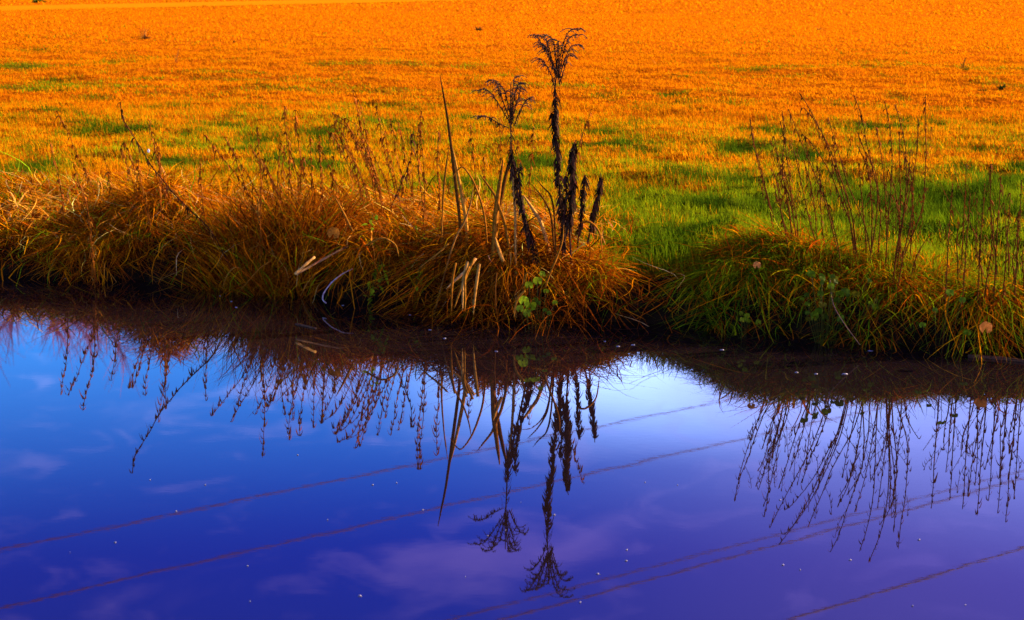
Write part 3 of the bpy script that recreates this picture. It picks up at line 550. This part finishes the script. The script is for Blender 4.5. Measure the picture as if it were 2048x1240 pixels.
goldenrod([(1022,164),(1021,200),(1021,240),(1022,270),(1022,310),(1028,350),(1036,390),(1045,430),(1055,480),(1060,530)], 9.03,
  [c4(b_) for b_ in ([(482,472),(520,455),(560,475),(610,550),(660,630),(688,680)], [(530,420),(570,400),(605,420),(620,490),(650,570),(685,660)], [(590,410),(630,440),(655,480),(670,560),(690,650)], [(740,380),(710,385),(700,450),(692,560),(690,640)], [(755,430),(735,420),(715,480),(700,560),(690,650)],
   [(752,440),(740,490),(720,560),(700,620),(692,680)], [(820,512),(790,520),(755,570),(725,640),(705,690)], [(482,640),(520,625),(560,640),(610,670),(670,700)])],
  'shorter dead goldenrod with plumes drooping to the left beside the tall reed', (.34, .62), .010, 95)

# ------------------------------------------------------------ reeds and canes
def flatleaf(px, Y, W, col, label, name='reed_blade', cat='reed', group='dry reed blades in the middle clump', Yb=None, ground=True, mat=None):
    P = trace(px, Y, Yb) if ground else smooth([at_y(u, v, lerp(Y, Yb or Y, i/(len(px)-1))) for i, (u, v) in enumerate(px)])
    W *= 1.2; K = len(P); T = np.gradient(P, axis=0); s_ = np.cross(T, np.array([.25*RNG.normal(), 1., 0])); s_ /= np.linalg.norm(s_, axis=1)[:, None]+1e-9
    nrm = np.cross(T, s_); nrm /= np.linalg.norm(nrm, axis=1)[:, None]+1e-9
    w_ = W*np.interp(np.linspace(0, 1, K), [0, .15, .6, 1], [.18, .6, 1, .9])[:, None]*.5
    a, b, c_, d = P-s_*w_, P+nrm*w_*.35, P+s_*w_, P+nrm*w_*.12          # a folded blade with thickness
    v = np.stack([a, b, c_, d], 1).reshape(-1, 3); i = (np.arange(K-1)*4)[:, None]; j = np.arange(4)[None]; j2 = (j+1) % 4
    mb = MB(); mb.add(v, q=np.r_[np.stack([i+j, i+j2, i+4+j2, i+4+j], -1).reshape(-1, 4), [[3, 2, 1, 0]], [[4*K-4, 4*K-3, 4*K-2, 4*K-1]]], c=col)
    base = P[-1]; o = mb.build(name, mat or M_STRAW); local(o, base); o.location = tuple(base); return tag(o, label, cat, group)
RC = C(.30, .095, .008); RP = C(.34, .12, .012); RD = C(.12, .038, .006)
def c5(pts): return [(800+a/3.1, 300+b/3.1) for a, b in pts]
flatleaf([(880,150),(887,190),(895,235),(902,290),(908,340),(914,390),(920,440)], 9.39, .016, RD, 'tall narrow dark reed rising alone left of the goldenrods')
flatleaf([(905,295),(912,330),(922,380),(932,435)], 9.38, .017, C(.5, .19, .02), 'orange lit reed blade pressed against the tall dark reed')  # sunlit look of this blade put into its brighter orange colour
flatleaf([(899,290),(892,340),(886,400),(884,450)], 9.4, .008, RC, 'thin reed blade leaning left of the tall dark reed')
flatleaf(c5([(640,60),(620,200),(600,340),(590,460)]), 9.2, .026, RC, 'broad brown reed blade upright left of the shorter goldenrod')
flatleaf(c5([(695,10),(660,140),(630,280),(600,400)]), 9.25, .022, RD, 'broad dark reed blade crossing behind the shorter goldenrod')
flatleaf(c5([(690,40),(700,200),(712,330),(716,460)]), 9.15, .012, C(.5, .2, .04), 'pale stiff reed blade right beside the shorter goldenrod')
flatleaf(c5([(320,180),(350,130),(390,95),(450,180),(490,280),(520,380),(535,500)]), 9.3, .010, RC, 'reed blade bent over in a sharp peak right of the tall reed')
flatleaf(c5([(495,150),(540,210),(590,280),(615,360),(650,440)]), 9.2, .014, RC, 'brown reed blade leaning to the left of the broad blades')
flatleaf(c5([(765,280),(800,330),(840,390),(875,440)]), 9.32, .018, C(.62, .26, .05), 'bright orange reed blade slanting right of the black leaning stalk')
flatleaf(c5([(850,185),(885,230),(930,270),(950,340),(960,440)]), 9.2, .009, RD, 'dark arched reed blade between the two goldenrods')
flatleaf(c5([(810,210),(860,260),(900,320),(930,380),(945,460)]), 9.25, .009, RD, 'second dark arched reed blade, lower, between the two goldenrods')
flatleaf(c5([(770,245),(830,250),(890,300),(925,360),(950,470)]), 9.3, .007, RC, 'thin rust blade arching low between the two goldenrods')
flatleaf(c5([(300,10),(280,120),(268,250),(262,400),(270,480)]), 9.5, .008, RC, 'thin rusty blade standing furthest left of the reed clump')
flatleaf(c5([(455,230),(440,330),(400,450),(330,560)]), 9.2, .009, C(.3, .11, .02), 'faded blade leaning down left across the reed clump')
flatleaf(c5([(1015,465),(1010,560),(980,650),(940,740),(900,850)]), 8.85, .010, RC, 'pale curved blade falling in front of the tallest goldenrod', ground=False)
flatleaf(c5([(590,540),(605,600),(640,692)]), 8.85, .017, C(.52, .2, .03), 'short pale blade end hanging in the middle of the reed clump', ground=False)
flatleaf(c5([(285,862),(350,800),(420,740),(470,670)]), 8.9, .014, C(.6, .27, .08), 'bright pale blade slanting over the brown reed tussock', ground=False)
flatleaf(c5([(335,985),(370,880),(410,780),(460,670)]), 8.85, .012, RP, 'drooping blade slanting left in front of the reed tussock', ground=False)
flatleaf(c5([(318,1015),(320,900),(325,800),(345,700)]), 8.86, .011, RC, 'leftmost dry blade hanging straight down into the water', ground=False)
flatleaf(c5([(388,1000),(388,880),(395,780),(420,690)]), 8.84, .013, C(.5, .22, .05), 'second dry blade hanging into the water, orange brown', ground=False)
flatleaf(c5([(403,1005),(405,900),(400,780),(430,720)]), 8.83, .011, RP, 'third pale dry blade hanging into the water', ground=False)
flatleaf(c5([(455,1020),(465,900),(480,780),(492,705)]), 8.82, .014, C(.42, .17, .03), 'widest pale dry blade hanging into the water', ground=False)
flatleaf(c5([(595,1020),(593,930),(590,850),(600,760)]), 8.85, .007, RD, 'thin dark blade hanging into the water under the reeds', ground=False)
flatleaf(c5([(707,1040),(715,960),(735,910),(775,870)]), 8.72, .012, RP, 'curved pale blade hanging just left of the round green leaves', ground=False)
flatleaf(c5([(840,795),(785,750),(770,810),(760,860)]), 8.8, .009, RC, 'small blade bent double above the round green leaves', ground=False)
flatleaf(c5([(1255,660),(1245,520),(1210,470),(1170,440),(1120,450)]), 9.2, .011, RC, 'brown blade folded over behind the rightmost black stalk', ground=False)
flatleaf(c5([(110,740),(170,690),(240,640),(300,580)]), 9.1, .009, RP, 'thin pale blade lying left of the reed tussock', ground=False)
c3 = lambda pts: [(360+a/2.696, 180+b/2.696) for a, b in pts]
flatleaf(c3([(400,570),(425,590),(420,680),(440,760)]), 9.75, .010, RP, 'pale blade upright in the dark bushy tussock', ground=False)
flatleaf(c3([(830,570),(870,640),(900,700),(930,760)]), 9.6, .012, RP, 'pale blade lying on the straw above the leafy sprig', ground=False)
flatleaf(c3([(1180,900),(1165,830),(1090,790),(1000,840)]), 9.3, .010, RP, 'pale arched blade curling round the leafy sprig', ground=False)
flatleaf(c3([(225,1080),(250,1000),(290,955),(330,960)]), 9.55, .008, RP, 'thin pale arched blade at the foot of the dark bushy tussock', ground=False)
flatleaf(c3([(305,1100),(370,1030),(430,960),(490,920)]), 9.5, .008, RC, 'brown blade reaching down left from the dark bushy tussock', ground=False)
def cane(px, Y, r, col, label, name, cat, z=None, group=None, Yb=None):
    P = smooth([at_z(u, v, z) for u, v in px] if z is not None else [at_y(u, v, lerp(Y, Yb or Y, i/(len(px)-1))) for i, (u, v) in enumerate(px)])
    mb = MB(); mb.tube(P, r*(1+.12*np.sin(np.arange(len(P))*1.7)), col, 8); o = mb.build(name, M_STRAW); b = P[-1]; local(o, b); o.location = tuple(b); return tag(o, label, cat, group)
cane([(590,548),(610,530),(629,514)], 9.30, .0075, C(.52, .24, .06), 'short pale broken cane piece sticking out over the water', 'broken_cane', 'cane', Yb=9.4)
cane([(591,549),(640,522),(680,500),(700,490)], 9.34, .0065, C(.34, .16, .06), 'thin grey brown cane folded behind the pale broken piece', 'broken_cane', 'cane', Yb=9.65)
cane([(652,606),(645,600),(646,588),(662,565),(685,547),(705,538)], 9.25, .0035, C(.55, .38, .36), 'thin white hooked root curving down to the water', 'hooked_root', 'root', Yb=9.5)
cane([(1936,713),(1990,716),(2060,724),(2140,735)], None, .011, C(.10, .04, .02), 'dark stick afloat in the black water at the right edge', 'floating_stick', 'stick', z=.004)
cane([(592,648),(612,652),(632,657)], None, .006, C(.14, .06, .03), 'short brown twig afloat below the broken cane', 'floating_twig', 'twig', z=.002)
cane([(1660,560),(1665,610),(1690,650),(1720,690)], 8.55, .0022, C(.2, .09, .05), 'thin bowed brown runner dipping to the water under the round leaved plant', 'bent_runner', 'runner', Yb=8.4)

# ------------------------------------------------------------ leafy plants
def round_leaf(mb, c, r, nrm, col):
    nrm = np.asarray(nrm, float); nrm /= np.linalg.norm(nrm); a = np.cross(nrm, [0, 0, 1.]); a /= np.linalg.norm(a)+1e-9; b = np.cross(nrm, a)
    k = 14; th = np.linspace(.35, 2*math.pi-.35, k)+RNG.random()*.3
    rr = r*(1+.06*np.sin(th*5)); ring = c+rr[:, None]*(np.cos(th)[:, None]*b+np.sin(th)[:, None]*a)+nrm*(r*.12*np.cos(3*th))[:, None]
    mid = c+.55*rr[:, None]*(np.cos(th)[:, None]*b+np.sin(th)[:, None]*a)
    v = np.vstack([[c-nrm*r*.12], mid, ring]); i = np.arange(k-1)
    mb.add(v, t=np.stack([0*i, 1+i, 2+i], -1), q=np.stack([1+i, 1+k+i, 2+k+i, 2+i], -1), c=col)
def round_plant(pts, Y, cols, label, name, cat, group=None):
    c0 = at_y(pts[0][0], pts[0][1], Y); bx = float(np.mean([at_y(p[0], p[1], Y)[0] for p in pts])); by = Y+.12; root = empty(name, (bx, by, float(terrain(bx, by))), label, cat, group)
    ms = MB()
    for i, p in enumerate(pts):
        Yi = Y+RNG.normal(0, .03); c = at_y(p[0], p[1], Yi); r = p[2]/FPX*Y
        col = cols[i % len(cols)]*(1+RNG.normal(0, .12)); ml = MB(); round_leaf(ml, c, r, (RNG.normal(0, .35), -1, .55+.3*RNG.normal()), np.clip(col, .002, .9)); ml.build('leaf', M_LEAF, root)
        ms.tube(smooth([c+[0, .003, 0], (c+np.array([bx, by, root.location[2]]))/2+[0, 0, .01], np.array([bx, by, root.location[2]])], 3), .0014, C(.08, .07, .01), 4)
    ms.build('stalks', M_LEAF, root)
YG = C(.24, .30, .006)
round_plant([(1048,602,11),(1062,612,12),(1040,617,8),(1054,626,9),(1070,600,7),(1076,606,6),(1058,570,9),(1075,562,10),(1092,582,6),(1085,548,7),(1098,626,5),(1090,620,5),(1110,605,6)], 8.82, [YG, YG*.9, YG, YG*.8, C(.08, .12, .005), C(.06, .1, .005)], 'low plant with bright round green leaves under the middle tussock', 'marsh_marigold', 'leafy plant')
pts = [(1605+150*R0(), 545+95*R0(), 5+4*R0()) for _ in range(26)]+[(1637,622,8),(1628,636,7),(1615,608,6),(1604,598,5),(1690,585,10),(1712,588,9),(1680,640,7)]
round_plant(pts, 8.56, [C(.06, .10, .003), C(.09, .13, .003), C(.04, .07, .002), C(.12, .10, .003)], 'dark round leaved plant spilling down the bank below the thin stems', 'ground_ivy', 'leafy plant')
pts = [(1480+40*R0(), 625+20*R0(), 5+2*R0()) for _ in range(6)]+[(1935,665,8),(1925,600,7),(1845,650,7),(1900,585,9),(1870,620,6)]
round_plant(pts[:6], 8.7, [YG*.6], 'few small yellow leaves at the water under the fanned green tussock', 'creeping_plant', 'leafy plant')
round_plant(pts[6:], 8.35, [C(.08, .13, .005)], 'sparse round leaved plant beside the drooping yellow tussock', 'ground_ivy', 'leafy plant')
def one_leaf(u, v, rpx, Y, col, label, name='fallen_leaf'):
    mb = MB(); c = at_y(u, v, Y); round_leaf(mb, np.zeros(3), rpx/FPX*Y, (RNG.normal(0, .3), -1, .5), col); o = mb.build(name, M_LEAF); o.location = tuple(c); return tag(o, label, 'leaf', 'fallen leaves caught on the bank')
one_leaf(1972, 655, 13, 8.22, C(.38, .12, .02), 'curled brown leaf caught in the drooping yellow tussock'); one_leaf(667, 466, 13, 9.45, C(.40, .13, .01), 'round rust leaf caught in straw above the broken cane'); one_leaf(1514, 530, 8, 8.78, C(.45, .15, .03), 'small brown leaf on the green tussock behind the fanned one')
def sprig(px, Y, n, label):
    P = trace(px, Y, Y+.2); root = empty('leafy_sprig', P[-1], label, 'leafy plant'); mb = MB(); mb.tube(P, .002, C(.1, .09, .01), 5); mb.build('stem', M_LEAF, root)
    mb = MB(); pos = along(P, .75*RNG.random(n)); pos = pos+RNG.normal(0, .014, (n, 3))
    leaf_batch(mb, pos, .022+.018*RNG.random(n), .013+.009*RNG.random(n), RNG.random(n)*6.28, RNG.normal(.1, .5, n), .3+.5*RNG.random(n), vary(YG, n, .2), 5, [.3, .9, 1, .7, .1]); mb.build('leaves', M_LEAF, root)
sprig([(745,430),(742,445),(748,465),(752,490)], 9.5, 12, 'small upright sprig of yellow green leaves in the straw')
sprig([(742,585),(758,570),(770,550),(765,530),(758,510)], 9.18, 42, 'bright yellow green leafy sprig hanging in the curly brown tussock')
sprig([(835,570),(832,560),(838,550),(842,530)], 9.15, 10, 'tiny bluish leafy sprig low down left of the reed tussock')

# ------------------------------------------------------------ plants out in the meadow
def meadow_weed(u, v, wpx, hpx, cols, label, name, cat, n=60, wide=.012, lean=.9):
    c = at_z(u, v, .3); c[2] = float(terrain(c[0], c[1])); r = wpx/FPX*c[1]*.5; h = hpx/FPX*c[1]; mb = MB()
    a = RNG.random(n)*6.28; rr = r*.4*RNG.random(n); k = RNG.choice(len(cols), n); base = np.array(cols)[k]
    blades(mb, rr*np.cos(a), rr*np.sin(a)*.6, 0*a-.01, h*(.5+.7*RNG.random(n)), wide*(.6+.8*RNG.random(n)), a, np.abs(RNG.normal(lean*.7, .35, n)), .1+.4*RNG.random(n), vary(base, n), 5)
    o = mb.build(name, M_DEAD if name != 'dock_plant' else M_LEAF); o.location = tuple(c); return tag(o, label, cat, 'weeds standing out in the dry meadow')
DK = [C(.06, .03, .006), C(.12, .05, .008)]; GK = [C(.05, .09, .004), C(.10, .15, .005), C(.05, .05, .005)]
meadow_weed(290, 78, 30, 14, [C(.10, .04, .01), C(.34, .12, .01)], 'low brown dead clump in the orange field at upper left', 'dead_weed', 'weed', 70, .02)
meadow_weed(288, 76, 14, 34, [C(.45, .16, .01)], 'tall pale wispy stems rising from the brown clump at upper left', 'dead_weed', 'weed', 14, .014, .2)
meadow_weed(472, 83, 26, 8, DK, 'small dark twig tuft in the orange field left of centre', 'dead_weed', 'weed', 24, .018)
meadow_weed(957, 62, 16, 15, [C(.12, .05, .01), C(.05, .05, .01)], 'dark hooked tuft alone near the top of the field', 'dead_weed', 'weed', 40, .02, .7)
meadow_weed(228, 122, 44, 9, GK, 'dark green flat weed in the orange field at left', 'dock_plant', 'weed', 60, .02, 1.2)
meadow_weed(85, 100, 50, 8, GK, 'pale green flat weed nearest the left edge of the field', 'dock_plant', 'weed', 40, .02, 1.2)
meadow_weed(1965, 182, 40, 10, GK, 'green spreading dock at the right of the orange field', 'dock_plant', 'weed', 50, .028, 1.2)
meadow_weed(2003, 177, 12, 18, [C(.03, .05, .004)], 'dark upright dock leaf beside the spreading dock', 'dock_plant', 'weed', 14, .035, .3)
meadow_weed(1930, 144, 18, 12, GK, 'small green weed above the spreading dock', 'dock_plant', 'weed', 30, .025, .8)
meadow_weed(1925, 140, 8, 38, [C(.35, .12, .01)], 'faint thin dead stem above the spreading dock', 'dead_weed', 'weed', 5, .012, .15)
meadow_weed(1314, 126, 5, 20, [C(.30, .09, .01)], 'single faint dead stem in the field right of the tall goldenrod', 'dead_weed', 'weed', 4, .015, .15)
meadow_weed(352, 128, 14, 40, [C(.40, .13, .01)], 'faint pair of wispy stems at upper left of the field', 'dead_weed', 'weed', 6, .012, .25)
meadow_weed(1520, 326, 46, 8, [C(.05, .018, .01), C(.14, .04, .01)], 'withered dark leaf lying flat behind the right bank stems', 'dead_weed', 'weed', 22, .022, 1.5)
meadow_weed(1640, 60, 26, 8, [C(.4, .14, .01)], 'pale low tuft far up the field on the right', 'dead_weed', 'weed', 30, .02, .8)
meadow_weed(78, 5, 46, 10, GK, 'dark green low clump behind the path at the top left', 'dock_plant', 'weed', 90, .05, 1.)
def fleck(u, v, z, r, grp, label, cat='fleck', name='fleck'):
    mb = MB(); k = 7; th = np.arange(k)*6.283/k; rr = r*(.7+.5*RNG.random(k)); v_ = np.c_[rr*np.cos(th)*(1+1.2*R0()), rr*np.sin(th), .001+.001*RNG.random(k)]
    v_ = np.vstack([v_, v_*[1, 1, 0]*.96, [[0, 0, .0035]]]); i = np.arange(k); j = (i+1) % k
    mb.add(v_, t=np.stack([i, j, np.full(k, 2*k)], -1), q=np.stack([j, i, i+k, j+k], -1), c=C(.22, .19, .28)); p = at_z(u, v, z); o = mb.build(name, M_WHITE); o.location = (p[0], p[1], z+.0005); return tag(o, label, cat, grp)
for u, v in ((975,1072),(1011,1061),(931,1154),(495,1132),(719,1192),(655,1040),(352,1023),(1042,1005),(793,966),(745,970),(1290,965),(1355,970),(1565,1130),(1700,1120),(1838,1080),(1930,1210),(1825,1212),(595,910),(575,873),(1253,1100),(1195,1148),(1252,1122),(1108,1030),(410,970),(300,960),(140,1105),(230,1085),(1560,1000),(1600,1140),(845,1020),(1160,1205),(500,1203)):
    fleck(u, v, 0, .0010+.0022*R0()**2, 'tiny white flecks floating on the blue water', 'tiny white fleck floating on the open blue water')
for u, v in ((130,557),(463,603),(472,615),(440,592),(686,611),(820,630),(889,677),(993,703),(1444,700),(1593,745),(1632,748),(1689,748),(1740,702),(1236,693),(1266,690),(860,660),(1210,683)):
    fleck(u, v, 0, .003+.005*R0(), 'pale flecks floating in the dark band under the bank', 'pale fleck floating in the dark water below the bank')
wd = at_y(297, 302, 11.2)
mb = MB(); mb.tube([[0, 0, -.012], [0, 0, -.006], [0, 0, .006], [0, 0, .012]], [.003, .008, .008, .003], C(.6, .6, .6), 8); o = mb.build('white_berry', M_WHITE); o.location = tuple(wd); tag(o, 'single bright white spot in the grass behind the left stems', 'white speck')

# ------------------------------------------------------------ power lines, seen mirrored
HW = 9.0
for (a, b), r, lab in zip((((0,1100),(1480,795)), ((0,1215),(1490,876)), ((900,1240),(2048,940)), ((1000,1240),(2048,956)), ((1580,1240),(2048,1095))), (.013,.013,.010,.013,.016),
   ('overhead cable mirrored in the water, furthest up, crossing below the reed reflections', 'overhead cable mirrored just below the first, crossing from lower left to mid right', 'thinner cable of the close mirrored pair at lower right', 'lower cable of the close mirrored pair at lower right', 'dark overhead cable mirrored in the bottom right corner')):
    p, q = refl_at_z(*a, HW), refl_at_z(*b, HW); d = (q-p)/np.linalg.norm(q-p); m0 = (p+q)/2
    L_ = np.linspace(-90, 90, 61); P = m0+d*L_[:, None]; P[:, 2] += .00009*L_**2-.0
    mb = MB(); mb.tube(P, r, C(.1, .02, .03), 6); o = mb.build('overhead_cable', M_WIRE); local(o, m0); o.location = tuple(m0); tag(o, lab, 'cable', 'overhead cables mirrored in the water')

# ------------------------------------------------------------ bare trees beyond the meadow, seen mirrored at the left
def tree(u, Yt, h, label, seed):
    g = np.random.default_rng(seed); b = at_y(u, 0, Yt); base = np.array([b[0], Yt, .3]); root = empty('bare_tree', base, label, 'tree', 'bare trees beyond the field')
    mt = MB(); mc = MB(); P = base+np.array([[0, 0, -.2], [.05, 0, h*.2], [-.1, 0, h*.45], [.1, 0, h*.7]]); mt.tube(smooth(P), np.linspace(.2, .07, 13), C(.1, .05, .04), 8)
    for i in range(26):
        f = .22+.75*g.random(); q = base+[0, 0, h*.68*f]; a = g.random()*6.28; l_ = h*(.22+.2*g.random())*(1.1-.5*f); e = q+[math.cos(a)*l_*.75, math.sin(a)*l_*.75, l_*.95]
        B = smooth([q, (q+e)/2+g.normal(0, .12, 3), e]); mt.tube(B, np.linspace(.05, .015, len(B)), C(.1, .05, .04), 5)
        n = 130; pos = along(B, .25+.75*g.random(n)); d = g.normal(0, 1, (n, 3))+[math.cos(a)*.6, math.sin(a)*.6, 1.3]; d /= np.linalg.norm(d, axis=1)[:, None]; ln = h*(.04+.08*g.random(n))
        K = np.linspace(0, 1, 3)[None, :, None]; T_ = pos[:, None]+d[:, None]*K*ln[:, None, None]; s_ = np.cross(d, g.normal(0, 1, (n, 3))); s_ /= np.linalg.norm(s_, axis=1)[:, None]
        mc.ribbons(T_, np.broadcast_to([[.022, .018, .008]], (n, 3)), s_, C(.42, .13, .20))
    mt.build('trunk', M_BARK, root); mc.build('crown', M_STRAW, root)
tree(8, 40, 7.9, 'bare pinkish tree at the far left beyond the path', 1); tree(75, 52, 11.8, 'tallest bare pinkish tree mirrored in the left water', 2); tree(150, 55, 11.2, 'bare pinkish tree mirrored between the tallest and the straw heap', 3); tree(320, 58, 12.6, 'bare pinkish tree mirrored behind the orange straw heap', 4); tree(-90, 50, 10.2, 'bare tree mirrored at the extreme left edge', 5)
